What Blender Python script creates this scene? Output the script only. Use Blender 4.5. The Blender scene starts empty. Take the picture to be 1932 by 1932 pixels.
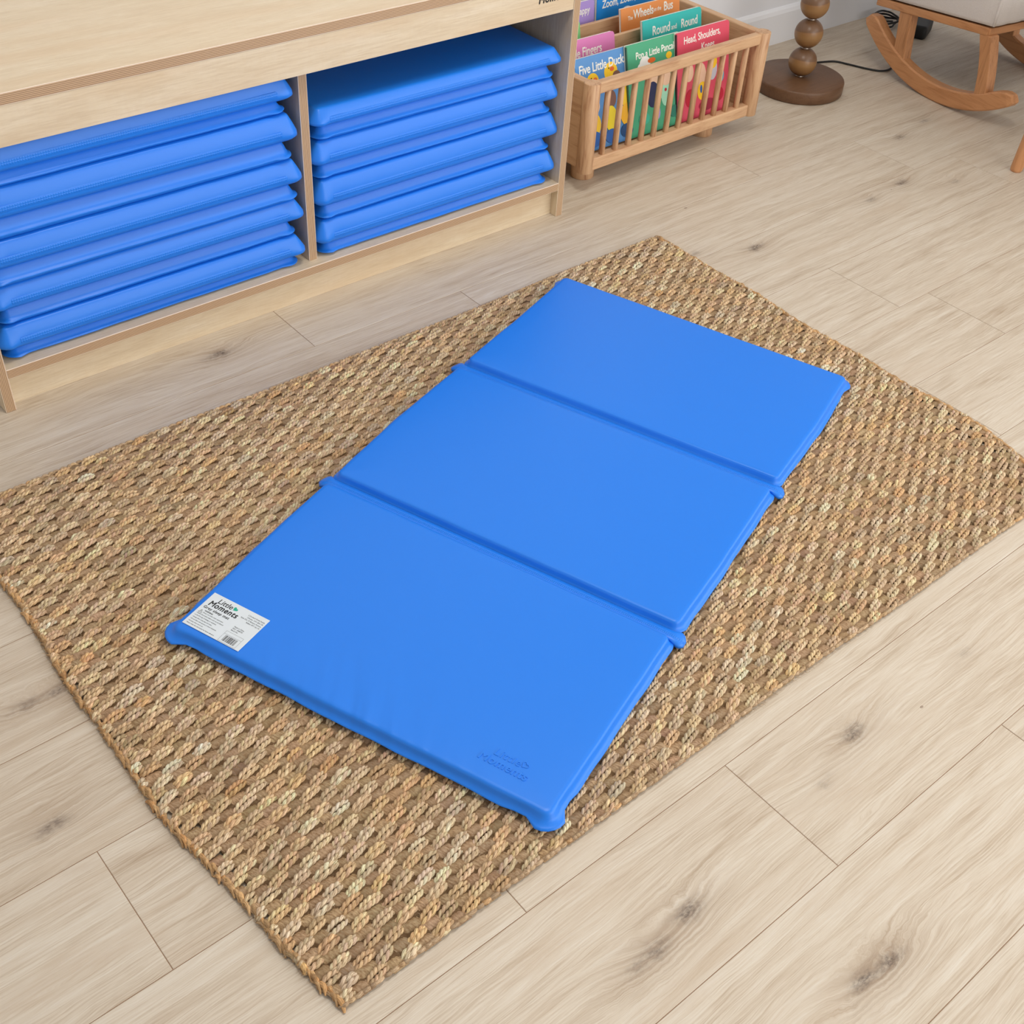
import bpy, math, random
import numpy as np
from mathutils import Vector, Matrix
random.seed(7); rng = np.random.default_rng(11)
SC = bpy.context.scene; COL = SC.collection
PI = math.pi

# ------------------------------------------------------------------ materials
class NT:
    """small helper around a node tree"""
    def __init__(s, name, rough=.5, spec=.5):
        m = bpy.data.materials.new(name); m.use_nodes = True
        s.m = m; s.t = m.node_tree; s.n = s.t.nodes; s.l = s.t.links
        s.b = s.n['Principled BSDF']; s.b.inputs['Roughness'].default_value = rough
        s.b.inputs['Specular IOR Level'].default_value = spec
    def new(s, typ, **kw):
        n = s.n.new(typ)
        for k, v in kw.items():
            if k == 'inp':
                for i, x in v.items():
                    if hasattr(x, 'is_output'): s.l.new(x, n.inputs[i])
                    else: n.inputs[i].default_value = x
            else: setattr(n, k, v)
        return n
    def math(s, op, a, b=0., c=0., clamp=False):
        n = s.new('ShaderNodeMath', operation=op, inp={0: a, 1: b, 2: c}); n.use_clamp = clamp; return n.outputs[0]
    def vm(s, op, a, b=(0, 0, 0)):
        n = s.new('ShaderNodeVectorMath', operation=op, inp={0: a, 1: b})
        return n.outputs['Value' if op in ('DOT_PRODUCT', 'LENGTH') else 'Vector']
    def noise(s, v, scale, detail=3., rough=.55, dist=0.):
        n = s.new('ShaderNodeTexNoise', inp={'Vector': v, 'Scale': scale, 'Detail': detail, 'Roughness': rough, 'Distortion': dist})
        return n.outputs['Fac']
    def ramp(s, f, stops, interp='LINEAR'):
        n = s.new('ShaderNodeValToRGB', inp={0: f}); r = n.color_ramp; r.interpolation = interp
        while len(r.elements) < len(stops): r.elements.new(.5)
        for e, (p, c) in zip(r.elements, stops): e.position = p; e.color = (*lin(c), 1)
        return n.outputs[0]
    def mix(s, f, a, b, mode='MIX'):
        n = s.new('ShaderNodeMix', data_type='RGBA', blend_type=mode)
        for i, x in ((0, f), (6, a), (7, b)):
            if hasattr(x, 'is_output'): s.l.new(x, n.inputs[i])
            elif i == 0: n.inputs[i].default_value = x
            else: n.inputs[i].default_value = (*lin(x), 1)
        return n.outputs[2]
    def sep(s, v): return s.new('ShaderNodeSeparateXYZ', inp={0: v}).outputs
    def comb(s, x, y, z): return s.new('ShaderNodeCombineXYZ', inp={0: x, 1: y, 2: z}).outputs[0]
    def obj(s): return s.new('ShaderNodeTexCoord').outputs['Object']
    def uv(s): return s.new('ShaderNodeTexCoord').outputs['UV']
    def color(s, c): s.l.new(c, s.b.inputs['Base Color'])
    def bump(s, h, dist=.001, strength=1.):
        n = s.new('ShaderNodeBump', inp={'Height': h, 'Distance': dist, 'Strength': strength})
        s.l.new(n.outputs[0], s.b.inputs['Normal'])

def lin(c):
    if len(c) == 4: c = c[:3]
    return tuple(x/12.92 if x <= .04045 else ((x+.055)/1.055)**2.4 for x in c)

def plain(name, c, rough=.5, spec=.5):
    k = NT(name, rough, spec); k.b.inputs['Base Color'].default_value = (*lin(c), 1); return k.m

def wood(name, light, dark, axis=0, rough=.45, fine=170, broad=9, stretch=14, amt=1., spec=.4, seed=0.):
    """grain running along one object axis"""
    k = NT(name, rough, spec)
    x = k.sep(k.obj()); o = [x[0], x[1], x[2]]
    oi = k.new('ShaderNodeObjectInfo').outputs['Random']
    a = o[axis]; p, q = [o[i] for i in range(3) if i != axis]
    sh = k.math('MULTIPLY_ADD', oi, 7.3, seed)
    lo = k.comb(k.math('ADD', a, sh), k.math('MULTIPLY', p, stretch*.55), k.math('MULTIPLY', q, stretch*.55))
    n1 = k.noise(lo, broad, 4, .6, .6)
    fi = k.comb(k.math('ADD', a, sh), k.math('MULTIPLY', p, 22), k.math('MULTIPLY', q, 22))
    n2 = k.noise(fi, fine/14, 3, .7)
    f = k.math('ADD', k.math('MULTIPLY', n1, .62), k.math('MULTIPLY', n2, .38))
    c = k.ramp(f, [(.34, dark), (.5, tuple((l*1.6+d*.4)/2 for l, d in zip(light, dark))), (.64, light)])
    k.color(c); k.bump(n2, .0004, .35)
    return k.m

# fine pale maple laminate with cross flecks
def maple(name, axis=0):
    k = NT(name, .38, .4); x = k.sep(k.obj())
    a = x[axis]; p, q = [x[i] for i in range(3) if i != axis]
    v = k.comb(k.math('MULTIPLY', a, 1.), k.math('MULTIPLY', p, 7.), k.math('MULTIPLY', q, 7.))
    n1 = k.noise(v, 5, 4, .6, .5)
    v2 = k.comb(k.math('MULTIPLY', a, 2.5), k.math('MULTIPLY', p, 45.), k.math('MULTIPLY', q, 45.))
    n2 = k.noise(v2, 9, 3, .6)
    v3 = k.comb(k.math('MULTIPLY', a, 22.), k.math('MULTIPLY', p, 9.), k.math('MULTIPLY', q, 9.))
    n3 = k.noise(v3, 6, 2, .5)                       # cross-grain figure
    patch = k.ramp(k.noise(v, 2.2, 1), [(.45, (0, 0, 0)), (.62, (1, 1, 1))])
    base = k.ramp(n1, [(.3, (.845, .77, .655)), (.5, (.875, .81, .70)), (.72, (.90, .845, .75))])
    c = k.mix(k.math('MULTIPLY', n3, .35), base, (.84, .74, .60))
    c = k.mix(k.math('MULTIPLY', k.math("SUBTRACT", n2, .42, clamp=True), 1.3), c, (.74, .63, .49))
    c = k.mix(k.math('MULTIPLY', patch, .30), c, (.83, .71, .56))
    k.color(c); k.bump(n2, .0003, .25)
    return k.m

def plyedge(name):
    """seven veneers between two pale laminate skins; v runs across the board thickness"""
    k = NT(name, .55, .3); u = k.sep(k.uv())
    s = k.math('FRACT', k.math('MULTIPLY', u[1], 7.))
    line = k.ramp(s, [(.0, (0, 0, 0)), (.5, (0, 0, 0)), (.62, (1, 1, 1)), (.9, (1, 1, 1)), (1., (0, 0, 0))])
    n = k.noise(k.comb(k.math('MULTIPLY', u[0], 40.), k.math('MULTIPLY', u[1], 6.), 0.), 3, 2)
    base = k.mix(n, (.82, .70, .57), (.77, .64, .50))
    c = k.mix(k.math('MULTIPLY', line, .8), base, (.47, .35, .26))
    skin = k.math('MAXIMUM', k.math('LESS_THAN', u[1], .05), k.math('GREATER_THAN', u[1], .95))
    c = k.mix(skin, c, (.93, .86, .80))
    k.color(c); return k.m

def vinyl(name, dots=None, wrinkle=.25, creases=False):
    """glossy blue coated fabric; dots = (axis across the band, centre, half width) of a stitched band"""
    k = NT(name, .37, .42); k.b.inputs['Base Color'].default_value = (*lin((.12, .49, .92)), 1)
    o = k.obj(); x = k.sep(o)
    g = k.noise(o, 900, 2, .5)
    w = k.noise(k.vm('MULTIPLY', o, (1., 1., 1.)), 9, 2, .5, .4)
    ws = k.noise(k.comb(k.math('MULTIPLY', x[0], 1.), k.math('MULTIPLY', x[1], 1.6), k.math('MULTIPLY', x[2], 1.)), 22, 1, .5, 1.2)
    h = k.math('ADD', k.math('MULTIPLY', g, .05), k.math('ADD', k.math('MULTIPLY', w, wrinkle*6), k.math('MULTIPLY', ws, wrinkle*1.5)))
    if creases:      # soft puckers running in from the near short edge
        m = k.math('SUBTRACT', 1., k.math('DIVIDE', x[0], .13), clamp=True)
        m2 = k.math('SUBTRACT', 1., k.math('MULTIPLY', k.math('ABSOLUTE', k.math('ADD', x[1], .27)), 4.), clamp=True)
        cr = k.noise(k.comb(k.math('MULTIPLY', x[0], 5.), k.math('ADD', k.math('MULTIPLY', x[1], 26.), k.math('MULTIPLY', x[0], -12.)), 0.), 1.6, 1, .4)
        h = k.math('ADD', h, k.math('MULTIPLY', k.math('MULTIPLY', m, m2), k.math('MULTIPLY', cr, 7.)))
    if dots:
        along, across, centre, half, pitch = dots
        d = k.math('SUBTRACT', x[across], centre)
        ab = k.math('ABSOLUTE', d)
        band = k.math('LESS_THAN', ab, half)
        s1 = k.math('ABSOLUTE', k.math('SINE', k.math('MULTIPLY', x[along], PI/pitch)))
        s2 = k.math('ABSOLUTE', k.math('SINE', k.math('MULTIPLY', d, PI/half)))
        dd = k.math('MULTIPLY', k.math('MULTIPLY', s1, s2), band)
        h = k.math('ADD', h, k.math('MULTIPLY', dd, .9))
    k.bump(h, .0007, .8)
    return k.m

# ------------------------------------------------------------------ mesh builder
class MB:
    def __init__(s): s.v = []; s.f = []; s.mi = []; s.uv = []; s.sm = []
    def face(s, idx, mi=0, uv=None, smooth=False):
        s.f.append(tuple(idx)); s.mi.append(mi); s.uv.append(uv); s.sm.append(smooth)
    def vert(s, p): s.v.append(tuple(p)); return len(s.v)-1
    def box(s, x0, x1, y0, y1, z0, z1, thick=None, mi=0, medge=None):
        """thick = axis index of the board's thickness: the other faces' long thin sides get edge material with v across it"""
        P = [(x0, y0, z0), (x1, y0, z0), (x1, y1, z0), (x0, y1, z0), (x0, y0, z1), (x1, y0, z1), (x1, y1, z1), (x0, y1, z1)]
        b = len(s.v); s.v += P
        F = [((0, 3, 2, 1), 2), ((4, 5, 6, 7), 2), ((0, 1, 5, 4), 1), ((2, 3, 7, 6), 1), ((1, 2, 6, 5), 0), ((3, 0, 4, 7), 0)]
        lo = (x0, y0, z0); hi = (x1, y1, z1)
        for f, ax in F:
            if thick is not None and ax != thick and medge is not None:
                oth = [i for i in range(3) if i not in (ax, thick)][0]
                uv = [(P[i][oth], (P[i][thick]-lo[thick])/(hi[thick]-lo[thick])) for i in f]
                s.face([b+i for i in f], medge, uv)
            else:
                a, c = [i for i in range(3) if i != ax]
                s.face([b+i for i in f], mi, [(P[i][a], P[i][c]) for i in f])
    def loops(s, L, close=True, cap0=True, cap1=True, mi=0, smooth=True):
        """skin a list of equal length closed loops"""
        n = len(L[0]); base = len(s.v)
        for l in L: s.v += [tuple(p) for p in l]
        for i in range(len(L)-1):
            for j in range(n):
                a = base+i*n+j; b = base+i*n+(j+1) % n
                s.face((a, b, b+n, a+n), mi, None, smooth)
        if cap0: s.face([base+j for j in range(n)][::-1], mi, None, smooth if cap0 == 's' else False)
        if cap1: s.face([base+(len(L)-1)*n+j for j in range(n)], mi, None, smooth if cap1 == 's' else False)
    def tube(s, pts, r, n=12, mi=0, caps=True, flat=1.):
        pts = [Vector(p) for p in pts]; L = []
        up = Vector((0, 0, 1))
        for i, p in enumerate(pts):
            t = (pts[min(i+1, len(pts)-1)]-pts[max(i-1, 0)]).normalized()
            ref = up if abs(t.dot(up)) < .95 else Vector((1, 0, 0))
            a = t.cross(ref).normalized(); b = a.cross(t).normalized()
            rr = r[i] if hasattr(r, '__len__') else r
            L.append([p+a*math.cos(2*PI*j/n)*rr*flat+b*math.sin(2*PI*j/n)*rr for j in range(n)])
        s.loops(L, cap0=caps, cap1=caps, mi=mi)
    def lathe(s, prof, c=(0, 0, 0), n=48, mi=0):
        s.loops([[(c[0]+r*math.cos(2*PI*j/n), c[1]+r*math.sin(2*PI*j/n), c[2]+z) for j in range(n)] for r, z in prof], mi=mi)
    def build(s, name, mats, parent=None, loc=None, bevel=0., seg=2, sub=0, autosmooth=False):
        me = bpy.data.meshes.new(name); me.from_pydata(s.v, [], s.f); 
        if not isinstance(mats, (list, tuple)): mats = [mats]
        for m in mats: me.materials.append(m)
        me.polygons.foreach_set('material_index', s.mi); me.polygons.foreach_set('use_smooth', s.sm)
        if any(u is not None for u in s.uv):
            ul = me.uv_layers.new(name='UVMap'); k = 0; buf = []
            for f, u in zip(s.f, s.uv):
                for j in range(len(f)): buf += list(u[j]) if u else [0, 0]
            ul.data.foreach_set('uv', buf)
        me.update(); o = bpy.data.objects.new(name, me); COL.objects.link(o)
        if parent is not None: o.parent = parent
        if loc: o.location = loc
        if bevel:
            b = o.modifiers.new('bevel', 'BEVEL'); b.width = bevel; b.segments = seg; b.limit_method = 'ANGLE'; b.angle_limit = math.radians(50)
            b.harden_normals = False
        if sub:
            u = o.modifiers.new('sub', 'SUBSURF'); u.levels = sub; u.render_levels = sub
        return o

def thing(name, label, cat, loc=(0, 0, 0), rz=0., group=None):
    o = bpy.data.objects.new(name, None); COL.objects.link(o); o.location = loc; o.rotation_euler = (0, 0, rz)
    o.empty_display_size = .05
    return tag(o, label, cat, group)
def tag(o, label, cat, group=None):
    o['label'] = label; o['category'] = cat
    if group: o['group'] = group
    return o
def struct(o): o['kind'] = 'structure'; return o

def text_mesh(name, body, size, mat, parent, matrix, extrude=0., offset=0., shear=0., align='LEFT', space=1., line=1., bevel=0., sx=1., bold=0.):
    cu = bpy.data.curves.new('tmp', 'FONT'); cu.body = body; cu.size = size; cu.extrude = extrude; cu.offset = offset
    cu.shear = shear; cu.align_x = align; cu.space_character = space; cu.space_line = line; cu.resolution_u = 4; cu.bevel_depth = bevel
    to = bpy.data.objects.new('tmp', cu); COL.objects.link(to)
    bpy.context.view_layer.update()
    me = bpy.data.meshes.new_from_object(to.evaluated_get(bpy.context.evaluated_depsgraph_get()))
    bpy.data.objects.remove(to); bpy.data.curves.remove(cu)
    me.name = name; me.materials.clear(); me.materials.append(mat)
    if bold:
        n = len(me.vertices); V = [v.co.copy() for v in me.vertices]; F = [tuple(p.vertices) for p in me.polygons]
        VV = []; FF = []
        for q, (dx, dy) in enumerate(((0, 0), (bold, 0), (-bold, 0), (0, bold), (0, -bold))):
            VV += [(v.x+dx, v.y+dy, v.z+q*size*.0008) for v in V]; FF += [tuple(i+q*n for i in f) for f in F]
        me = bpy.data.meshes.new(name); me.from_pydata(VV, [], FF); me.materials.append(mat)
    me.transform(matrix @ Matrix.Diagonal((sx, 1, 1, 1)))
    o = bpy.data.objects.new(name, me); COL.objects.link(o); o.parent = parent
    return o

def rrect(a0, a1, b0, b1, r, z, seg=6, step=.03):
    """rounded rectangle loop, counter clockwise, edges subdivided"""
    r = max(r, .0008); P = []
    cs = [(a1-r, b0+r, -PI/2), (a1-r, b1-r, 0), (a0+r, b1-r, PI/2), (a0+r, b0+r, PI)]
    for i, (cx, cy, t0) in enumerate(cs):
        for j in range(seg+1):
            t = t0+j*PI/2/seg; P.append((cx+r*math.cos(t), cy+r*math.sin(t), z))
    return P

def cushion(mb, a0, a1, b0, b1, z0, h, prof, rc=.022, ear=.007, dip=.005, jit=.0006, seed=1, inner=(.035, .07), crown=.0, zw=.0003, noear=()):
    """padded welded panel. prof: list of (inset, height 0..1, ear weight) from the bottom up"""
    rr = random.Random(seed)
    A = a1-a0; B = b1-b0
    na = max(4, int(A/.018)); nb = max(4, int(B/.018)); cn = 5
    # parametric perimeter: each sample has edge base point, outward normal and distance to the nearest corner
    S = []
    def side(p, q, n, outn):
        for i in range(n+1):
            t = i/n; S.append((p[0]+(q[0]-p[0])*t, p[1]+(q[1]-p[1])*t, outn, min(t, 1-t)*math.dist(p, q)))
    def corner(c, t0):
        for j in range(1, cn): 
            t = t0+j*PI/2/cn; S.append((c[0], c[1], (math.cos(t), math.sin(t)), 0.))
    R = rc
    side((a0+R, b0), (a1-R, b0), na, (0, -1)); corner((a1-R, b0+R), -PI/2)
    side((a1, b0+R), (a1, b1-R), nb, (1, 0)); corner((a1-R, b1-R), 0)
    side((a1-R, b1), (a0+R, b1), na, (0, 1)); corner((a0+R, b1-R), PI/2)
    side((a0, b1-R), (a0, b0+R), nb, (-1, 0)); corner((a0+R, b0+R), PI)
    ph = [rr.uniform(0, 6.28) for _ in range(6)]
    L = []
    def loop(ins, z, w):
        out = []; R2 = max(R-ins, .002)
        for i, (x, y, nrm, dc) in enumerate(S):
            t = i*.37
            wob = jit*(math.sin(t+ph[0])+.7*math.sin(2.3*t+ph[1])+.5*math.sin(4.1*t+ph[2]))*(w*1.5+.5)
            e = w*(ear*math.exp(-(dc/.012)**2)-dip*math.exp(-((dc-.024)/.011)**2))
            if dc == 0.: e = w*ear
            if noear and any(abs(x-q) < .06 and (min(abs(x-a0), abs(x-a1)) < R+.04) for q in noear):
                e = min(e, 0.)*.3 if dc else 0.
            d = e+wob
            is_arc = not (abs(nrm[0]) in (0, 1) and abs(nrm[1]) in (0, 1))
            if is_arc: px, py = x+nrm[0]*(R2+d), y+nrm[1]*(R2+d); 
            else:
                px, py = x-nrm[0]*(ins-d), y-nrm[1]*(ins-d)
                # keep straight samples between shrunken corner centres (centres fixed at R)
            # re-centre arc for inset: corner centre stays at R from the edge
            if ins > R-.002:
                lo_ = ins-.0005
                px = min(max(px, a0+lo_), a1-lo_); py = min(max(py, b0+lo_), b1-lo_)
            out.append((px, py, z+w*zw*math.sin(t*.31+ph[3])))
        return out
    for ins, zf, w in prof: L.append(loop(ins, z0+zf*h, w))
    top = L[-1]; cx, cy = (a0+a1)/2, (b0+b1)/2
    for k, ins in enumerate(inner):
        L.append([(min(max(p[0], a0+ins+prof[-1][0]), a1-ins-prof[-1][0]), min(max(p[1], b0+ins+prof[-1][0]), b1-ins-prof[-1][0]), z0+h+crown*(k+1)/len(inner)) for p in top])
    mb.loops(L, cap0=True, cap1='s')

# ------------------------------------------------------------------ camera
CAMP = Vector((-.2258, -1.7803, 1.2835))
yaw, pitch, roll, fpx = .7436, .7252, .0736, 2245.797
fw = Vector((math.sin(yaw)*math.cos(pitch), math.cos(yaw)*math.cos(pitch), -math.sin(pitch)))
rt = Vector((math.cos(yaw), -math.sin(yaw), 0)); up = rt.cross(fw)
r2 = math.cos(roll)*rt+math.sin(roll)*up; u2 = -math.sin(roll)*rt+math.cos(roll)*up
cam = bpy.data.cameras.new('camera'); co = bpy.data.objects.new('camera', cam); COL.objects.link(co)
co.matrix_world = Matrix(((r2.x, u2.x, -fw.x, CAMP.x), (r2.y, u2.y, -fw.y, CAMP.y), (r2.z, u2.z, -fw.z, CAMP.z), (0, 0, 0, 1)))
cam.sensor_width = 36; cam.sensor_fit = 'HORIZONTAL'; cam.lens = 36*fpx/1932; cam.clip_start = .05
SC.camera = co

# ------------------------------------------------------------------ room shell
X0, X1, Y0, YW, ZC = -2.0, 3.75, -3.9, .46, 2.5
def make_floor():
    pw = .1904; p0 = -1.271; mb = MB(); cols = []
    known = {0: [-1.05, .313, 1.55+1.2], -1: [-.6, .659, 2.0], -2: [-.3, 1.021, 2.35], 1: [-1.3, -.044, 1.33+.28, 2.9], 2: [-.75, .55, 1.92, 3.2],
             3: [-.9, .45, 1.821, 3.1], 4: [-.1, 1.1+.25, 2.55], 5: [-.25, 1.104, 2.4], 6: [-.6, .755, 2.036+.1, 3.4], 7: [.1, 1.3, 2.62], 8: [-.5, .9, 2.3], 6.5: []}
    known[6] = [-.6, .755, 2.036, 3.4]
    k = -15; r = random.Random(5); g = .0009; bv = .0005
    while True:
        ya = p0+(k)*pw; yb = ya+pw
        if ya > YW: break
        if yb > Y0-.0:
            js = sorted(set([X0]+[x for x in known.get(k, []) if X0 < x < X1]+[X1]))
            full = [X0]
            for a, b in zip(js[:-1], js[1:]):
                n = max(1, round((b-a)/1.38)); 
                if b-a > 2.0:
                    n = max(n, 2)
                for i in range(1, n+1): full.append(a+(b-a)*i/n)
            for a, b in zip(full[:-1], full[1:]):
                y0_, y1_ = max(ya, Y0)+g*.5, min(yb, YW)-g*.5; a_, b_ = a+g*.5, b-g*.5
                base = len(mb.v)
                mb.v += [(a_, y0_, -bv), (b_, y0_, -bv), (b_, y1_, -bv), (a_, y1_, -bv),
                         (a_+bv, y0_+bv, 0), (b_-bv, y0_+bv, 0), (b_-bv, y1_-bv, 0), (a_+bv, y1_-bv, 0)]
                c = (r.random(), r.random(), r.random(), 1)
                for f in ((4, 5, 6, 7), (0, 1, 5, 4), (1, 2, 6, 5), (2, 3, 7, 6), (3, 0, 4, 7)):
                    mb.face([base+i for i in f]); cols.append(c)
        k += 1
    b = len(mb.v); mb.v += [(X0, Y0, -.0007), (X1, Y0, -.0007), (X1, YW, -.0007), (X0, YW, -.0007), (X0, Y0, -.05), (X1, Y0, -.05), (X1, YW, -.05), (X0, YW, -.05)]
    mb.face((b, b+1, b+2, b+3), 1); mb.face((b+7, b+6, b+5, b+4), 1); cols += [(0, 0, 0, 1)]*2
    k = NT('oak_floor_boards', .42, .35)
    at = k.new('ShaderNodeAttribute', attribute_name='plank'); rnd = k.sep(at.outputs['Vector'])
    P = k.obj(); x = k.sep(P)
    knots = [(.467, -1.389, 1.), (.403, -1.40, .8), (.368, -1.40, .4), (.608, -1.579, 1.), (.563, -1.575, .9), (.84, -1.344, .9), (.598, -.05, 1.1), (-.07, -.825, .8),
             (-.019, -.628, .6), (.026, -.629, .8), (2.307, -.347, 1.), (1.756, -.357, 1.), (2.676, -.154, .6), (2.531, -.179, .8), (.745, -1.37, .35), (1.096, -1.35, .3), (2.43, -.42, .5), (1.62, -.30, .5), (2.17, -.36, .7)]
    Sx = None; Sd = None
    wob = k.math('MULTIPLY_ADD', k.noise(P, 38, 3, .6), .02, -.01)
    xy = k.comb(k.math('ADD', x[0], k.math('MULTIPLY', wob, 2.)), k.math('ADD', x[1], wob), 0.)
    for cx, cy, s in knots:
        d = k.vm('SUBTRACT', xy, (cx, cy, 0)); d = k.vm('MULTIPLY', d, (1/.058, 1/.026, 0)); q = k.vm('DOT_PRODUCT', d, d)
        e = k.math('POWER', .3679, k.math('MULTIPLY', q, .9)); e2 = k.math('POWER', .3679, k.math('MULTIPLY', q, 9/(s+.2)))
        Sx = k.math('MULTIPLY_ADD', e, s, Sx if Sx else 0.); Sd = k.math('MULTIPLY_ADD', e2, s, Sd if Sd else 0.)
    ox = k.math('ADD', x[0], k.math('MULTIPLY', rnd[0], 9.)); oy = k.math('ADD', x[1], k.math('MULTIPLY', rnd[1], 3.))
    lowv = k.comb(k.math('MULTIPLY', ox, 1.1), k.math('MULTIPLY', oy, 5.5), rnd[2])
    warp = k.noise(lowv, 2.6, 3, .5, .5)
    g_ = k.math('ADD', oy, k.math('ADD', k.math('MULTIPLY', warp, .035), k.math('MULTIPLY', Sx, .016)))
    fine = k.noise(k.comb(k.math('MULTIPLY', ox, 7.), k.math('MULTIPLY', g_, 300.), 0.), 1.6, 4, .7)
    mid = k.noise(k.comb(k.math('MULTIPLY', ox, 1.2), k.math('MULTIPLY', g_, 42.), 0.), 1.2, 2, .6)
    rings = k.math('MULTIPLY_ADD', k.math('SINE', k.math('MULTIPLY', g_, 620.)), .5, .5)
    broad = k.noise(lowv, 4.5, 3, .6, .8)
    f = k.math('ADD', k.math('MULTIPLY', fine, .50), k.math('ADD', k.math('MULTIPLY', mid, .27), k.math('MULTIPLY', broad, .23)))
    f = k.math('ADD', f, k.math('MULTIPLY_ADD', rnd[2], .05, -.025))
    c = k.ramp(f, [(.33, (.67, .59, .50)), (.43, (.755, .69, .61)), (.52, (.82, .77, .70)), (.66, (.865, .835, .785))])
    ringm = k.math('MULTIPLY', k.math('MULTIPLY', rings, k.math('MULTIPLY_ADD', Sx, 1.3, .012)), .36, clamp=True)
    c = k.mix(ringm, c, (.62, .53, .44))
    tone = k.math('MULTIPLY', k.math('SUBTRACT', broad, .50, clamp=True), 1.6)
    c = k.mix(tone, c, (.71, .61, .50))
    grey = k.math('MULTIPLY', Sx, .16, clamp=True)
    c = k.mix(grey, c, (.66, .58, .50))
    kn = k.noise(k.vm('MULTIPLY', P, (1., 2.2, 1.)), 150, 3, .6)
    c = k.mix(k.math('MULTIPLY', Sd, k.math('MULTIPLY_ADD', kn, 2.2, -.45, clamp=True), clamp=True), c, (.36, .31, .28))
    # small pin knots
    vo = k.new('ShaderNodeTexVoronoi', inp={'Vector': k.comb(k.math('MULTIPLY', ox, .55), oy, 0.), 'Scale': 12.})
    pk = k.math('LESS_THAN', k.math('ADD', vo.outputs['Distance'], k.math('MULTIPLY', k.sep(vo.outputs['Color'])[0], .06)), .035)
    c = k.mix(k.math('MULTIPLY', pk, .55), c, (.45, .34, .26))
    k.color(c); k.bump(fine, .0006, .45)
    dark = plain('board_joint', (.62, .49, .39), .8)
    o = mb.build('floor', [k.m, dark]); me = o.data
    at = me.attributes.new('plank', 'FLOAT_COLOR', 'CORNER'); buf = []
    for f_, c_ in zip(mb.f, cols): buf += list(c_)*len(f_)
    at.data.foreach_set('color', buf)
    struct(o)
make_floor()

m_wall = NT('painted_wall', .75, .2); m_wall.color(m_wall.mix(m_wall.noise(m_wall.obj(), 3, 2), (.90, .905, .925), (.91, .915, .93))); m_wall = m_wall.m
m_skirt = plain('skirting_paint', (.93, .935, .95), .35, .4)
m_ceil = plain('ceiling_paint', (.90, .90, .89), .8)
def wall(name, x0, x1, y0, y1, z0, z1, holes=(), mat=m_wall):
    """axis aligned wall slab with rectangular openings (a0,a1,z0,z1) along its length"""
    mb = MB(); ax = 0 if (x1-x0) > (y1-y0) else 1
    lo, hi = (x0, x1) if ax == 0 else (y0, y1)
    def seg(a, b, c, d):
        if b-a < 1e-4 or d-c < 1e-4: return
        if ax == 0: mb.box(a, b, y0, y1, c, d)
        else: mb.box(x0, x1, a, b, c, d)
    cur = lo
    for a, b, c, d in holes:
        seg(cur, a, z0, z1); seg(a, b, z0, c); seg(a, b, d, z1); cur = b
    seg(cur, hi, z0, z1)
    return struct(mb.build(name, mat))
wall('wall_back', X0, X1, YW, YW+.1, 0, ZC)
wall('wall_left', X0-.1, X0, Y0, YW, 0, ZC)
wall('wall_right', X1, X1+.1, Y0, YW, 0, ZC, [(-3.75, -1.75, .25, 2.3)])
wall('wall_front', X0, X1, Y0-.1, Y0, 0, ZC, [(.3, 3.4, .25, 2.3)])
mb = MB(); mb.box(X0, X1, Y0, YW, ZC, ZC+.1); struct(mb.build('ceiling', m_ceil))
def window(name, axis, at, a0, a1, z0, z1):
    mb = MB(); w = .05
    def b(p, q, r, s):
        if axis == 0: mb.box(at-.03, at+.03, p, q, r, s)
        else: mb.box(p, q, at-.03, at+.03, r, s)
    b(a0, a1, z0, z0+w); b(a0, a1, z1-w, z1); b(a0, a0+w, z0+w, z1-w); b(a1-w, a1, z0+w, z1-w); b((a0+a1)/2-.03, (a0+a1)/2+.03, z0+w, z1-w)
    o = struct(mb.build(name, m_skirt, bevel=.003))
window('window_1', 0, X1+.05, -3.75, -1.75, .25, 2.3)
window('window_2', 1, Y0-.05, .3, 3.4, .25, 2.3)
# skirting board with a chamfered top
def skirting(name, x0, x1, y):
    mb = MB(); prof = [(0, 0), (0, .088), (.004, .098), (.010, .103), (.014, .105), (.014, 0)]
    n = len(prof); b = len(mb.v)
    for x in (x0, x1): mb.v += [(x, y+p[0], p[1]) for p in prof]
    for i in range(n): mb.face((b+i, b+(i+1) % n, b+n+(i+1) % n, b+n+i))
    mb.face([b+i for i in range(n)]); mb.face([b+n+i for i in range(n)][::-1])
    struct(mb.build(name, m_skirt))
skirting('baseboard_back', X0, X1, YW-.014)

# ------------------------------------------------------------------ storage unit
m_mapX = maple('maple_laminate_lengthwise', 0); m_mapZ = maple('maple_laminate_upright', 2); m_ply = plyedge('layered_ply_edge')
XL, XD, XR, TH, ZS, ZF, ZFT, ZTT, DP = .231, .845, 1.4788, .018, .0819, .4572, .5200, .5384, .438
unit = thing('mat_storage_unit', 'pale maple storage unit with layered ply edges holding two stacks of folded blue mats', 'shelf unit', (XL-TH, 0, 0))
def upart(name, x0, x1, y0, y1, z0, z1, thick, mat, label=None):
    mb = MB(); mb.box(x0-unit.location.x, x1-unit.location.x, y0, y1, z0, z1, thick, 0, 1)
    o = mb.build(name, [mat, m_ply], unit, bevel=.0006, seg=1)
    if label: o['label'] = label
    return o
upart('side_panel', XL-TH, XL, 0, DP, 0, ZFT, 0, m_mapZ)
upart('side_panel', XR, XR+TH, 0, DP, 0, ZFT, 0, m_mapZ)
upart('divider', XD, XD+TH, .0215, DP-.008, ZS, ZFT, 0, m_mapZ)
upart('bottom_shelf', XL, XR, 0, DP-.008, ZS-TH, ZS, 2, m_mapX)
upart('plinth', XL, XR, .02, .038, .0, ZS-TH, 1, m_mapX)
upart('back_panel', XL, XR, DP-.008, DP, .0, ZFT, 1, m_mapX)
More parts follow.
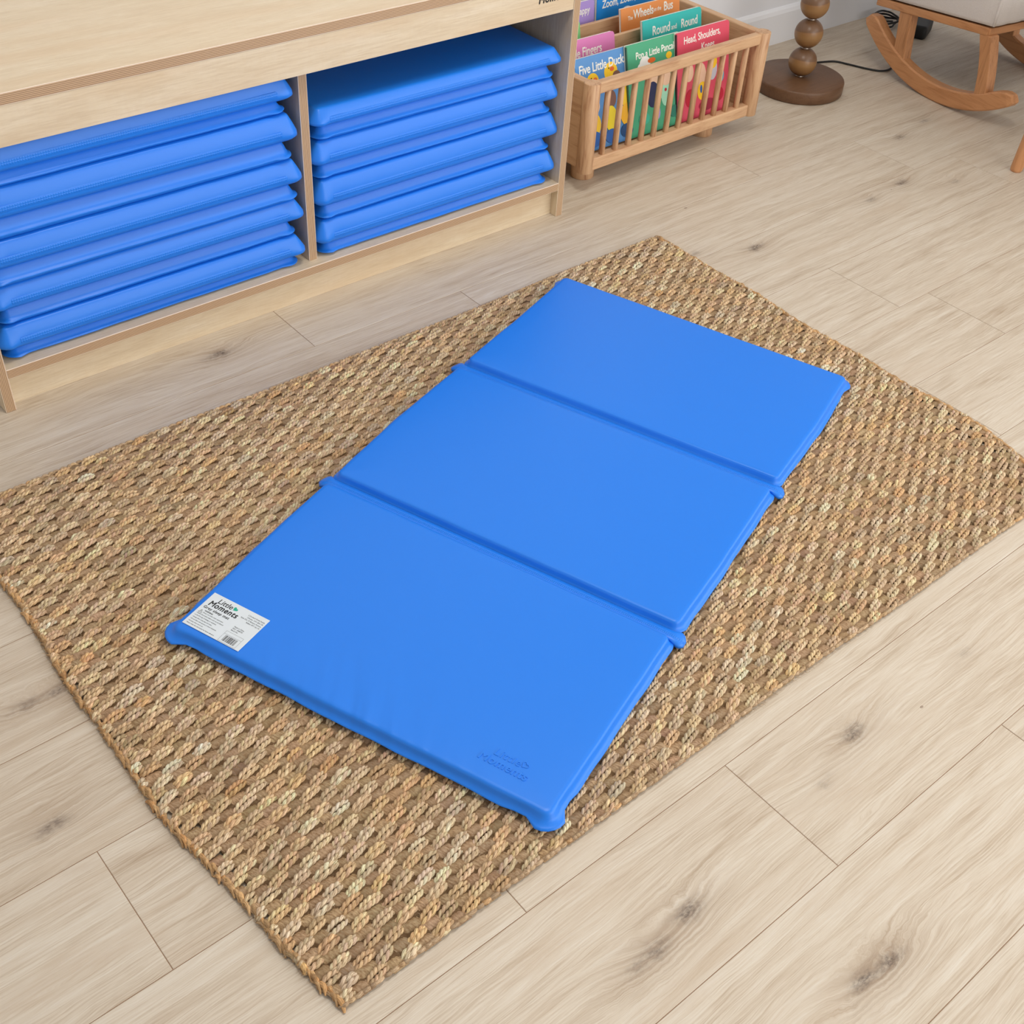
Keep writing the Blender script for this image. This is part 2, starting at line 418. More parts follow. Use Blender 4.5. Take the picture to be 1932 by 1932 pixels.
upart('worktop', XL-TH, XR+TH, 0, DP, ZFT, ZTT, 2, m_mapX, 'wide flat top board with striped ply edge')
mb = MB(); fx = unit.location.x
mb.box(XL-fx, XR-fx, .0012, .019, ZF, ZFT, 1, 0, 1); mb.build('top_rail', [m_mapX, m_ply], unit, bevel=.0005, seg=1)
ink = plain('black_print', (.03, .03, .035), .5)
M = Matrix.Translation((1.3835-fx, .0007, .4838)) @ Matrix.Rotation(PI/2, 4, 'X')
o = text_mesh('logo', 'Moments', .0215, ink, unit, M, extrude=.0003, bold=.00045, shear=.12, space=1.10, sx=.93); o['label'] = 'black printed lettering'
M = Matrix.Translation((1.3995-fx, .0007, .5025)) @ Matrix.Rotation(PI/2, 4, 'X')
o = text_mesh('logo', 'Little', .020, ink, unit, M, extrude=.0003, shear=.12); o['label'] = 'black printed lettering'

# ------------------------------------------------------------------ folded mats in the unit
PT = [(.012, 0, 0), (.005, .03, 0), (.0015, .10, .3), (.0, .20, 1.), (.0007, .34, 1.), (.0020, .50, .6), (.0046, .68, .3), (.0076, .84, .1), (.0090, .905, .05), (.0104, .95, .05), (.0128, .985, 0), (.0160, 1., 0)]
PN = [(.014, 0, 0), (.006, .04, 0), (.003, .12, .3), (.0006, .20, .8), (.0, .25, 1.), (.0006, .29, 1.), (.0034, .33, .5), (.0058, .48, .2), (.0084, .66, .1), (.0112, .82, .0), (.0130, .90, 0), (.0150, .95, 0), (.0175, .99, 0), (.0195, 1., 0)]
def prof_y(P, f): return float(np.interp(f, [p[1] for p in P], [p[0] for p in P]))
m_fold = vinyl('blue_vinyl_folded', dots=(0, 2, .0, .0038, .0042), wrinkle=.03)
m_blue = vinyl('blue_vinyl', wrinkle=.07)
m_open = vinyl('blue_vinyl_open', wrinkle=.06, creases=True)
def folded_mat(idx, xa, xb, yf, z0, zt, z1, label, group, topcrown=0.):
    """z0..zt = single end panel, zt..z1 = the two panels joined by the stitched hinge"""
    t = thing('folded_sleep_mat', label, 'sleep mat', (xa, yf, z0), random.Random(idx).uniform(-.004, .004), group)
    w = xb-xa; r = random.Random(idx*3+1)
    e = MB(); h = zt-z0-.0009
    cushion(e, .008+r.uniform(0, .003), w-.014+r.uniform(-.004, .003), .006+r.uniform(-.003, .003), .384, 0, h, PN, rc=.020, ear=.004, dip=.003, jit=.0003, seed=idx*7, zw=.0006)
    e.build('end_panel', m_blue, t)
    k = MB(); h = z1-zt-.0009
    cushion(k, 0.002, w-.004, 0.0, .39, zt-z0, h, PT, rc=.0165, ear=.0060, dip=.0022, jit=.00008, seed=idx*7+3, zw=.0002)
    k.build('folded_panels', m_blue, t)
    # stitched hinge tape lying on the front face
    s = MB(); n = 40; zc = zt-z0+h*.36; L = []
    for i in range(n+1):
        x = .022+(w-.046)*i/n; sink = .0012 if i in (0, n) else .0
        def q(dz, off): return (x, prof_y(PT, (zc+dz-(zt-z0))/h)-off-.0002+sink, zc+dz)
        L.append([q(-.0052, -.0006), q(-.0048, .0001), q(-.0042, .0003), q(0, .0004), q(.0042, .0003), q(.0048, .0001), q(.0052, -.0006), (x, .006, zc)])
    s.loops(L); o = s.build('hinge_tape', m_fold, t); 
    # move origin so the stitched band is centred on the tape
    o.data.transform(Matrix.Translation((0, 0, -zc))); o.location = (0, 0, zc)
    return t
zr = [.0825, .1085, .156, .188, .2395, .2695, .316, .3465, .3805]
ordn = ['bottom folded blue mat resting on the shelf board', 'second folded blue mat from the bottom', 'third folded blue mat from the bottom', 'fourth folded blue mat from the bottom', 'top folded blue mat']
for i in range(4):
    xa = .8665+.002*(i % 2); xb = 1.476-.0015*i+(.0 if i != 1 else .006)
    lab = ('top folded blue mat, its whole upper face visible, in the right compartment' if i == 3 else ordn[i]+' in the right compartment')
    folded_mat(i+1, xa, xb, .013+.003*(i == 2), zr[2*i], zr[2*i+1], zr[2*i+2], lab, 'folded blue sleep mats in the right compartment')
zl = [.0825, .1055, .147, .1795, .2205, .2545, .300, .3375, .3865, .4125, .4555]
for i in range(5):
    xa = .236+.002*(i % 2); xb = .8355+(.003 if i in (1, 2) else 0)-(.003 if i == 4 else 0)
    lab = ('top folded blue mat pressed under the top rail in the left compartment' if i == 4 else ordn[i]+' in the left compartment')
    folded_mat(i+11, xa, xb, .012+.002*(i % 2), zl[2*i], zl[2*i+1], zl[2*i+2], lab, 'folded blue sleep mats in the left compartment')

# ------------------------------------------------------------------ open mat on the rug
MO = (.1905, -.6473); MA = .3455; ZB = .0118; MH = .0225; MW = .600
mat_t = thing('sleep_mat', 'large open blue three-panel sleep mat lying unfolded on the jute rug', 'sleep mat', (MO[0], MO[1], ZB), MA)
# local frame: x along the mat, y from -MW (near right edge) to 0
PO = [(.018, 0, 0), (.009, .02, 0), (.0065, .12, .2), (.003, .22, .7), (.0002, .30, 1.), (0, .345, 1.), (.0022, .39, .8), (.0052, .46, .45), (.0072, .62, .3), (.0088, .80, .2), (.0102, .93, .1), (.0125, .985, 0), (.017, 1., 0)]
for i, (a, b) in enumerate(((0, .380), (.3885, .7755), (.7845, 1.155))):
    k = MB(); cushion(k, a, b, -MW, 0, 0, MH, PO, rc=.020, ear=.0075 if i < 2 else .004, dip=.0048, jit=.00035, seed=31+i, crown=.0004, zw=.0005, noear=((.38,) if i == 0 else (.3885, .7755) if i == 1 else (.7845,)))
    k.build('panel', m_open, mat_t)
for u, hw in ((.3815, .0105), (.777, .0100)):
    k = MB(); n = 120; L = []
    for i in range(n+1):
        t = i/n; y = .011-(MW+.022)*t
        dc = min(y+MW, -y)                         # distance inside the mat
        e = min(1., max(0., (.010-dc)/.021))
        cur = .0022*math.sin(e*PI)
        zt = MH-.0085-.007*e**1.6
        wd = hw*(1. if e <= 0 else math.sqrt(max(.2, 1-(e*.97)**5)))*(1+.42*math.sin(e*PI*.8))
        th = .0034+.004*math.sin(e*PI)
        L.append([(u+cur-wd, y, zt-th*.8), (u+cur-wd*.9, y, zt-.0004), (u+cur-wd*.4, y, zt+.0004), (u+cur+wd*.3, y, zt+.0001), (u+cur+wd*.85, y, zt-.0008), (u+cur+wd, y, zt-th*.8), (u+cur, y, zt-th)])
    k.loops(L)
    m = vinyl('blue_vinyl_hinge', dots=(1, 0, .0, .0024, .0030), wrinkle=.1)
    o = k.build('hinge_tape', m, mat_t); o.data.transform(Matrix.Translation((-u+.001, 0, 0))); o.location = (u-.001, 0, 0)
ZT = MH+.0005
def warp_mat(o):
    gx = [0, .235, .385, .56, .78, .97, 1.157]
    Ly = [-.0016, .008, .011, .0150, .009, .0035, .0022]; Ry = [-.5923, -.5934, -.5925, -.5965, -.5950, -.5995, -.5967]
    hx = [0, .38, .78, 1.155]; dL = [-.0085, 0, 0, .0152]; dR = [.0050, 0, 0, .0055]
    for v in o.data.vertices:
        x = v.co.x+o.location.x; y = v.co.y; t = (-y-.0125)/.575; tc = min(1., max(0., t))
        L_, R_ = np.interp(x, gx, Ly), np.interp(x, gx, Ry)
        v.co.x += (1-tc)*np.interp(x, hx, dL)+tc*np.interp(x, hx, dR)
        v.co.y = L_+(R_-L_)*tc-(t-tc)*.575
    o.data.update()
for o in list(mat_t.children_recursive) if hasattr(mat_t, 'children_recursive') else []: warp_mat(o)
# sticker
m_stk = plain('sticker_paper', (.86, .89, .91), .45)
k = MB(); k.box(.0145, .0835, -.1042, -.0036, ZT-.0002, ZT+.0003); stk = k.build('sticker', m_stk, mat_t, bevel=.0001, seg=1); stk['label'] = 'white printed care sticker'; stk.location = (-.0015, -.0011, .0004)
def onmat(x, y, rot=-PI/2, dz=0.): return Matrix.Translation((x, y, ZT+.0004+dz)) @ Matrix.Rotation(rot, 4, 'Z')
green = plain('green_print', (.10, .66, .55), .5); grey_ink = plain('grey_print', (.25, .26, .28), .5)
text_mesh('print', 'Little', .0125, ink, stk, onmat(.0695, -.0195), extrude=.00005, offset=.0001, shear=.1)
text_mesh('print', 'Moments', .0138, ink, stk, onmat(.0598, -.0105), extrude=.00005, bold=.00034, shear=.12, space=1.10, sx=.90)
text_mesh('print', 'Grey sleep mat', .0068, ink, stk, onmat(.0525, -.0085), extrude=.00005, bold=.00012, space=1.08)
text_mesh('print', 'WARNING', .0030, grey_ink, stk, onmat(.0475, -.0155), extrude=.00005, offset=.0001)
text_mesh('print', 'Always use under adult supervision', .0027, grey_ink, stk, onmat(.0438, -.0155), extrude=.00005, space=1.1, sx=.85)
lines = ['Inspect the product before each use and discard', 'at the first sign of damage or weakness.', 'Sponge clean using soap and water.', 'Do not clean with aqueous or harsh chemicals.', 'Put away when not in use.', 'Please retain this information for future reference.']
for i, s in enumerate(lines):
    text_mesh('print', '• '+s, .0027, grey_ink, stk, onmat(.0395-.0043*i, -.0072), extrude=.00005, space=1.05, sx=.84)
for i, s in enumerate(['Made in China', 'SKU: 1048750', 'Batch No:']):
    text_mesh('print', s, .0030, grey_ink, stk, onmat(.0465-.0036*i, -.0700), extrude=.00005)
for i, s in enumerate(['2 Orchard Street South,', 'Chester, CH1 4JN, UK', 'Suite 224, 27 Botanic Avenue,', 'Belfast, BT7 1JL, NI']):
    text_mesh('print', s, .0030, grey_ink, stk, onmat(.0740-.0042*i, -.1020), extrude=.00005, align='RIGHT')
k = MB(); r = random.Random(3); y = -.0712
while y > -.0925:
    w = r.choice((.0004, .0004, .0008, .0012)); k.box(.0125+.0055, .0125+.0165, y-w, y, ZT+.0004, ZT+.00045); y -= w+r.choice((.0004, .0006, .0009))
bx = lambda a, b, c, d: k.box(a, b, c, d, ZT+.0004, ZT+.00045)
bx(.0155, .0157, -.0965, -.0665); bx(.0358, .0360, -.0965, -.0665); bx(.0155, .036, -.0667, -.0665); bx(.0155, .036, -.0967, -.0965); bx(.0305, .0307, -.0965, -.0665)
k.build('print', ink, stk)
k = MB()   # warning triangle outline
for (p, q) in (((.0425, -.0085), (.0425, -.0142)), ((.0425, -.0142), (.0480, -.01135)), ((.0480, -.01135), (.0425, -.0085)), ((.0440, -.01135), (.0462, -.01135))):
    k.tube([(p[0], p[1], ZT+.0005), (q[0], q[1], ZT+.0005)], .00018, 5)
k.build('print', ink, stk)
def heart_pts(s):
    P = []
    for i in range(36):
        t = 2*PI*i/36; P.append((s*16*math.sin(t)**3/17, s*(13*math.cos(t)-5*math.cos(2*t)-2*math.cos(3*t)-math.cos(4*t))/17))
    return P
k = MB(); H = heart_pts(.0042); Mx = onmat(.0735, -.0500, rot=-PI/2-.5)
b = [k.vert(Mx @ Vector((x, y, .0001))) for x, y in H]; k.face(b); k.build('print', green, stk)
# embossed mark
def emb(body, size, x, y, off, shear=.1, space=1.0):
    return text_mesh('embossed_logo', body, size, m_blue, mat_t, Matrix.Translation((x, y, ZT-.0002)) @ Matrix.Rotation(-PI/2, 4, 'Z'), extrude=.0006, bold=off, shear=shear, space=space)
emb('Little', .0165, .0560, -.4885, .0, .1, 1.12); emb('Moments', .0180, .0410, -.4735, .00035, .12, 1.06)
k = MB(); H = heart_pts(.0052); Mx = Matrix.Translation((.0625, -.5330, ZT)) @ Matrix.Rotation(-PI/2-.5, 4, 'Z')
k.tube([Mx @ Vector((x, y, .0)) for x, y in H+[H[0], H[1]]], .00055, 6); k.build('embossed_logo', m_blue, mat_t)

# ------------------------------------------------------------------ jute rug
def make_rug():
    RX0, RX1, RY0, RY1 = .040, 1.598, -1.231, -.205
    pit = .01305; per = .0455; rows = int(round((RY1-RY0)/pit)); pit = (RY1-RY0)/rows
    V = []; F = []; C = []; UV = []; nv = 0
    pal = np.array([1., .985, .955])*np.array([[.90, .79, .64], [.88, .78, .65], [.92, .84, .71], [.87, .75, .60], [.89, .81, .69], [.89, .71, .52], [.91, .88, .80], [.85, .76, .64], [.80, .69, .56], [.93, .88, .78], [.86, .83, .77], [.90, .76, .59]])
    pal = pal.mean(0)*1.03+(pal-pal.mean(0))*np.array([.85, .8, .85])
    def lin_(a): a = np.asarray(a, float); return np.where(a <= .04045, a/12.92, ((np.clip(a, 0, 1)+.055)/1.055)**2.4)
    def add(v, f, c, uv):
        nonlocal nv
        V.append(v.astype(np.float32)); F.append((f+nv).astype(np.int32)); nv += len(v)
        C.append(np.broadcast_to(c, (len(v), 3)).astype(np.float32)); UV.append(uv.astype(np.float32))
    def grid_faces(n, m, closed):
        i, j = np.meshgrid(np.arange(n-1), np.arange(m if closed else m-1), indexing='ij'); i = i.ravel(); j = j.ravel(); j2 = (j+1) % m
        return np.stack([i*m+j, i*m+j2, (i+1)*m+j2, (i+1)*m+j], 1)
    NS, NR = 7, 22
    gf = grid_faces(NR, NS, True)
    ang = np.arange(NS)*2*np.pi/NS
    def strand(center, rad, col):
        # center (NR,3), rad (NR,)
        tg = np.gradient(center, axis=0); tg /= np.linalg.norm(tg, axis=1, keepdims=True)+1e-9
        side = np.cross(tg, [0, 0, 1.]); side /= np.linalg.norm(side, axis=1, keepdims=True)+1e-9
        upv = np.cross(side, tg)
        v = center[:, None, :]+rad[:, None, None]*(np.cos(ang)[None, :, None]*side[:, None, :]+np.sin(ang)[None, :, None]*upv[:, None, :])
        u = np.stack([np.repeat(np.linspace(0, 1, len(center)), NS)+rng.random()*20, np.tile(np.arange(NS)/NS, len(center))+rng.random()*20], 1)
        add(v.reshape(-1, 3), gf, lin_(col), u)
    s = np.linspace(0, 1, NR)
    # the slow drift of the woven rows and of the rug edges
    ph = rng.random(8)*6.28
    def drift(x, y): return .0028*np.sin(x*5.1+ph[0]+y*3)+.0016*np.sin(x*13+ph[1])
    def xdrift(y): return .004*np.sin(y*7+ph[2])+.0025*np.sin(y*23+ph[3])
    def xl(y): return RX0+xdrift(y)+.034*min(1., max(0., (-y-.80)/.43))**2
    def xr(y): return RX1+xdrift(y)-.045*min(1.3, max(0., (-y-.96)/.24))**2
    for r_ in range(rows):
        yr = RY0+(r_+.5)*pit; edge = min(r_, rows-1-r_)
        zrow = 0. if edge > 0 else -.0012
        x = RX0+.004+(per/2 if r_ % 2 else 0)-per*.5+rng.normal(0, .002)
        fam = pal[rng.integers(len(pal))]
        while x < RX1-.004:
            L = .0330+rng.normal(0, .0030); xs = max(x, .001+xl(yr)); xe = min(x+L, xr(yr))
            if rng.random() < .3: fam = pal[rng.integers(len(pal))]
            base = fam*.55+pal[rng.integers(len(pal))]*.45
            br = rng.normal(1.0, .05)
            rcx = min(xs-RX0, RX1-xe); rcy = min(yr-RY0, RY1-yr)
            if rcy < .022 and rcx < .012*(1-rcy/.022)+.004: xs, xe = (xs+.008, xe) if xs-RX0 < RX1-xe else (xs, xe-.008)
            if xe-xs > .007:
                Lc = xe-xs; arch = np.sin(np.pi*np.clip(s, 0, 1))**.55
                yc = yr+drift(xs, yr)+rng.normal(0, .0010); tilt = .0028+rng.normal(0, .0009)
                fat = rng.random() < .16
                hw = .0036*(1+rng.normal(0, .09))
                for side_ in (-1, 1):
                    ax_x = xs+Lc*s
                    ax_y = yc+side_*hw*(.35+.65*arch)+(s-.5)*tilt*2*(Lc/.031)
                    ax_z = .0015+zrow+.0060*arch+rng.normal(0, .0003)
                    turns = (1.6 if fat else 2.35)*Lc/.031*(1+rng.normal(0, .12)); p0 = rng.random()*6.28
                    for ply in (0, 1):
                        a = -2*np.pi*turns*s+p0+ply*np.pi
                        rr = .00172*(.55+.45*arch)
                        cen = np.stack([ax_x, ax_y+rr*np.cos(a), ax_z+rr*np.sin(a)*.8], 1)
                        rad = .00226*(.45+.55*arch)*(1+.15*np.sin(a)+.06*rng.normal())
                        if fat: rad *= 1.16
                        cc = np.clip(base*br*(1+rng.normal(0, .06))+rng.normal(0, .012, 3), .2, .98)
                        strand(cen, rad, cc)
            # brown bundle crossing the gap to the next float
            gx0 = x+L-.0048; gx1 = x+per+.0048
            x += per
            gx0 = max(gx0, xl(yr)); gx1 = min(gx1, .001+xr(yr))
            if gx1-gx0 > .004:
                nx, ny = 15, 9
                yc = yr+drift(gx0, yr)
                U, W = np.meshgrid(np.linspace(0, 1, nx), np.linspace(-1, 1, ny), indexing='ij')
                nrid = rng.integers(4, 6); phs = rng.random()*6.28
                ridge = 1.2*np.abs(np.sin(np.pi*nrid*U+phs+W*.5))
                zz = .0018+zrow+(.0052+rng.normal(0, .0004))*np.cos(W*np.pi/2*.92)**.8*(.45+.55*np.sin(np.pi*(U*.86+.07)))+.0011*ridge*np.cos(W*1.2)
                v = np.stack([gx0+(gx1-gx0)*U-.0032*W, yc+W*pit*.74, zz], 2).reshape(-1, 3)
                u = np.stack([W.ravel()*.35+rng.random()*20, U.ravel()*.75+rng.random()*20], 1)
                cc = np.array([.69, .585, .46])*rng.normal(1, .07)+rng.normal(0, .008, 3)
                add(v, grid_faces(nx, ny, False), lin_(cc), u)
    # side binding along both short edges: clumpy cut ends
    for ex, sg in ((RX0, 1), (RX1, -1)):
        y = RY0+.002
        while y < RY1-.002:
            n = NR; t = s; w = .004+rng.random()*.006
            xx = (xl(y) if sg > 0 else xr(y))+rng.normal(0, .0016)+sg*(.001+.0035*np.sin(np.pi*t))
            cen = np.stack([xx+rng.normal(0, .0005), y+(t-.5)*w*2.8, .0022+.0042*np.sin(np.pi*t)+rng.normal(0, .0006)], 1)
            cc = pal[rng.choice([0, 1, 3, 5, 7, 8, 11])]*np.array([.95, .88, .78])*rng.normal(.95, .08)
            strand(cen, .0027*(.4+.6*np.sin(np.pi*t))*(1+rng.normal(0, .2))+.0002, np.clip(cc, .2, .92))
            y += w*.75
    # twisted cords wrapping over both long edges
    for ey, sg in ((RY0, 1), (RY1, -1)):
        x = xl(ey)+.005
        while x < xr(ey)-.005:
            t = s; w = .006+rng.random()*.010
            cen = np.stack([x+(t-.5)*w*1.7, ey+drift(x, ey)+sg*(.0030-.0042*np.sin(np.pi*t)), .0020+.0042*np.sin(np.pi*t)], 1)
            cc = (pal[rng.choice([0, 1, 3, 5, 7, 8, 11])]*.92 if rng.random() < .45 else np.array([.76, .66, .54]))*rng.normal(1, .06)
            strand(cen, .0026*(.35+.65*np.sin(np.pi*t))+.0002, np.clip(cc, .2, .92))
            x += w*.95
    # loose fibres
    nf = 11000; q = np.linspace(0, 1, 5)
    tri = np.arange(3)*2*np.pi/3
    gff = grid_faces(5, 3, True)
    for i in range(nf):
        m = rng.random()
        if m < .5: y = rng.uniform(RY0, RY1); x = rng.uniform(xl(y), xr(y)); z = .0075
        elif m < .72: y = rng.uniform(RY0, RY1); x = (xl(y), xr(y))[rng.integers(2)]; z = .004
        else: y = rng.choice([RY0, RY1]); x = rng.uniform(xl(y), xr(y)); z = .004
        a = rng.uniform(0, 6.28); l = rng.uniform(.004, .012) if m < .5 else rng.uniform(.003, .009); cv = rng.normal(0, .8)
        aa = a+cv*q
        dx = np.cumsum(np.cos(aa))*l/5; dy = np.cumsum(np.sin(aa))*l/5
        c = np.stack([x+dx, y+dy, z+.0035*np.sin(q*rng.uniform(1.5, 3))*rng.uniform(.2, 1.)], 1)
        rad = .00020*(1-.5*q)
        v = c[:, None, :]+rad[:, None, None]*np.stack([np.cos(tri), np.sin(tri)*.7, np.sin(tri)], 1)[None]
        add(v.reshape(-1, 3), gff, lin_(pal[rng.integers(len(pal))]*rng.uniform(.8, 1.05)), np.zeros((15, 2)))
    # woven backing
    bx = np.array([[RX0+.040, RY0+.006, .0006], [RX1-.060, RY0+.006, .0006], [RX1-.006, RY1-.006, .0006], [RX0+.006, RY1-.006, .0006]])
    bt = bx.copy(); bt[:, 2] = .0048
    add(np.concatenate([bx, bt]), np.array([[3, 2, 1, 0], [4, 5, 6, 7], [0, 1, 5, 4], [1, 2, 6, 5], [2, 3, 7, 6], [3, 0, 4, 7]]), lin_([.52, .42, .31]), np.zeros((8, 2)))
    V = np.concatenate(V); F = np.concatenate(F); C = np.concatenate(C); UV = np.concatenate(UV)
    me = bpy.data.meshes.new('jute_rug'); me.vertices.add(len(V)); me.vertices.foreach_set('co', V.ravel())
    me.loops.add(F.size); me.loops.foreach_set('vertex_index', F.ravel()); me.polygons.add(len(F))
    me.polygons.foreach_set('loop_start', np.arange(0, F.size, 4, dtype=np.int32)); me.polygons.foreach_set('loop_total', np.full(len(F), 4, dtype=np.int32))
    me.polygons.foreach_set('use_smooth', np.ones(len(F), dtype=bool))
    a = me.attributes.new('yarn', 'FLOAT_COLOR', 'POINT'); a.data.foreach_set('color', np.concatenate([C, np.ones((len(C), 1), np.float32)], 1).ravel())
    ul = me.attributes.new('fibre', 'FLOAT2', 'POINT'); ul.data.foreach_set('vector', UV.ravel())
    me.update(); me.validate()
    k = NT('jute_yarn', .62, .25)
    at = k.new('ShaderNodeAttribute', attribute_name='yarn'); fb = k.new('ShaderNodeAttribute', attribute_name='fibre').outputs['Vector']
    x = k.sep(fb)
    n = k.noise(k.comb(k.math('MULTIPLY', x[0], 2.), k.math('MULTIPLY', x[1], 7.), 0.), 2.2, 3, .65)
    n2 = k.noise(k.obj(), 260, 2, .6)
    c = k.mix(k.math('MULTIPLY', k.math('SUBTRACT', .61, n, clamp=True), 3.4, clamp=True), at.outputs['Color'], (.53, .40, .27))
    c = k.mix(k.math('MULTIPLY', k.math('SUBTRACT', n2, .5, clamp=True), .8), c, (.88, .79, .64))
    k.color(c); k.bump(k.math('ADD', n, k.math('MULTIPLY', n2, .5)), .0007, .6)
    me.materials.append(k.m)
    o = bpy.data.objects.new('jute_rug', me); COL.objects.link(o)
    tag(o, 'rectangular hand-woven natural jute rug under the open blue mat', 'rug')
make_rug()

# ------------------------------------------------------------------ book crate
oakl, oakd = (.83, .68, .53), (.71, .54, .40)
wX = wood('beech_wood_across', oakl, oakd, 0); wY = wood('beech_wood_deep', oakl, oakd, 1); wZ = wood('beech_wood_upright', oakl, (.62, .42, .28), 2)
crate = thing('book_crate', 'low beech crate with slatted front full of picture books beside the storage unit', 'book crate', (1.90, .24, 0), .018)
cx0, cy0 = 1.90, .24
def cl(x, y): return (x-cx0, y-cy0)
HX = .291; YF = -.176; YB = .180; ZTOP = .26; ZLO = .052
def cbox(name, x0, x1, y0, y1, z0, z1, mat, bv=.003, label=None):
    mb = MB(); mb.box(x0, x1, y0, y1, z0, z1); o = mb.build(name, mat, crate, bevel=bv)
    if label: o['label'] = label
    return o
def cyl(name, x, y, z0, z1, r, mat, parent, n=32, rb=.0015, top=None, flat=1.):
    mb = MB(); tx, ty = top if top else (0, 0)
    prof = [(r-rb, z0), (r, z0+rb), (r, z1-rb), (r-rb, z1)]
    mb.loops([[(x+tx*(z-z0)/(z1-z0)+a*math.cos(2*PI*j/n), y+ty*(z-z0)/(z1-z0)+a*flat*math.sin(2*PI*j/n), z) for j in range(n)] for a, z in prof])
    return mb.build(name, mat, parent)
for sx in (-1, 1):
    for yy in (YF, YB): cyl('post', sx*HX, yy, ZLO-.002, ZTOP, .0195, wZ, crate)
    cbox('side_panel', sx*(HX)-.011, sx*(HX)+.011, YF+.012, YB-.012, ZLO+.004, ZTOP-.002, wY)
    for yy in (YF+.062, YB-.045): cyl('foot', (-.232 if sx < 0 else .192), yy, 0, ZLO+.003, .028, wZ, crate)
cbox('front_rail', -HX+.012, HX-.012, YF-.009, YF+.011, ZTOP-.028, ZTOP-.002, wX)
cbox('front_rail', -HX+.012, HX-.012, YF-.009, YF+.013, ZLO-.002, ZLO+.028, wX)
cbox('base_board', -HX+.010, HX-.010, YF+.008, YB-.008, ZLO+.004, ZLO+.014, wX)
cbox('back_panel', -HX+.012, HX-.012, YB-.009, YB+.009, ZLO+.004, ZTOP-.002, wX)
for i in range(12):
    xx = -HX+2*HX*(.092+.0742*i)
    cyl('slat', xx, YF+.001, ZLO+.024, ZTOP-.026, .0072, wZ, crate, 20, .0003)
for yy in (-.063, .020, .110):
    cbox('partition', -HX+.011, HX-.011, yy-.005, yy+.005, ZLO+.014, ZTOP-.008, wX, .001)

# ------------------------------------------------------------------ board books
white = plain('white_print', (.95, .94, .91), .5)
pal_b = dict(ducks=(.33, .56, .80), pan=(.29, .66, .50), head=(.86, .31, .40), pink=(.87, .50, .73), teal=(.20, .74, .72), lgreen=(.50, .80, .50), orange=(.91, .57, .31), purple=(.68, .58, .85), zoom=(.10, .53, .85))
CM = {}
def cm(c):
    if c not in CM: CM[c] = plain('cover_print_%d' % len(CM), c, .45)
    return CM[c]
def book(label, colour, xl, w, h, yt, zt, yb, zb, lines, art=(), spine=None, thick=.008):
    """xl,yt,zt = upper left front corner; the cover leans back from (yb,zb)"""
    d = Vector((0, yt-yb, zt-zb)); hh = d.length; lean = math.atan2(yt-yb, zt-zb)
    t = thing('board_book', label, 'book', (xl, yb, zb), 0, 'picture books in the beech crate')
    R = Matrix.Rotation(-lean, 4, 'X')          # local: x along width, z up the cover, y into the book
    t.rotation_euler = (-lean, 0, 0)
    mb = MB(); r = .009; P = []
    L = []
    for yy in (0, .0012, thick-.0012, thick):
        l = []
        ins = .0 if yy in (0, thick) else .0
        for (cx, cz, t0, rr) in ((w-r, r, -PI/2, r), (w-r, hh-r, 0, r), (.001, hh-.001, PI/2, .001), (.001, .001, PI, .001)):
            for j in range(6): 
                a = t0+j*PI/2/5; l.append((cx+rr*math.cos(a), yy, cz+rr*math.sin(a)))
        L.append(l)
    n = len(L[0])
    base = len(mb.v)
    for l in L: mb.v += l
    for i in range(3):
        for j in range(n):
            a = base+i*n+j; b = base+i*n+(j+1) % n
            mb.face((a, a+n, b+n, b), 1 if i == 1 else 0)
    mb.face([base+j for j in range(n)], 0); mb.face([base+3*n+j for j in range(n)][::-1], 0)
    mb.build('book_block', [cm(colour), plain('page_edges', (.93, .91, .87), .7)], t)
    if spine:
        mb = MB(); mb.box(-.0006, .0035, -.0006, .003, .004, hh-.003); mb.build('spine_strip', cm(spine), t)
    for (txt, size, x, dz, rot, off, sh) in lines:
        M = Matrix.Translation((x, -.0003, hh-dz)) @ Matrix.Rotation(rot, 4, 'Y') @ Matrix.Rotation(PI/2, 4, 'X')
        text_mesh('title', txt, size, white, t, M, extrude=.0002, bold=off*.6, shear=sh, space=.97, sx=.80)
    cols = sorted(set(a[4] for a in art)); 
    if art:
        mb = MB()
        for q, (x, z, rx, rz_, c) in enumerate(art):
            z = hh-z; b = []
            for j in range(24):
                a = 2*PI*j/24; px, pz = x+rx*math.cos(a), z+rz_*math.sin(a)
                px = min(max(px, .003), w-.003); pz = min(max(pz, .003), hh-.004)
                b.append(mb.vert((px, -.0004-.00012*q, pz)))
            mb.face(b, cols.index(c))
        q0 = [mb.vert(p) for p in ((.006, -.00035, .008), (w-.006, -.00035, .008), (w-.006, -.00035, hh-.02), (.006, -.00035, hh-.02))]; mb.face(q0, len(cols))
        mb.build('picture', [cm(c) for c in cols]+[cm(colour)], t)
    return t
Y_ = (.98, .80, .15); OR = (.90, .42, .15); SK = (.93, .78, .66); BR = (.48, .33, .28); BK = (.07, .06, .06); NV = (.10, .14, .32); MT = (.66, .90, .78); WH = (.96, .96, .95); BL = (.16, .38, .68); DKB = (.10, .28, .48); RD = (.75, .12, .22)
LG = (.25, .72, .60)
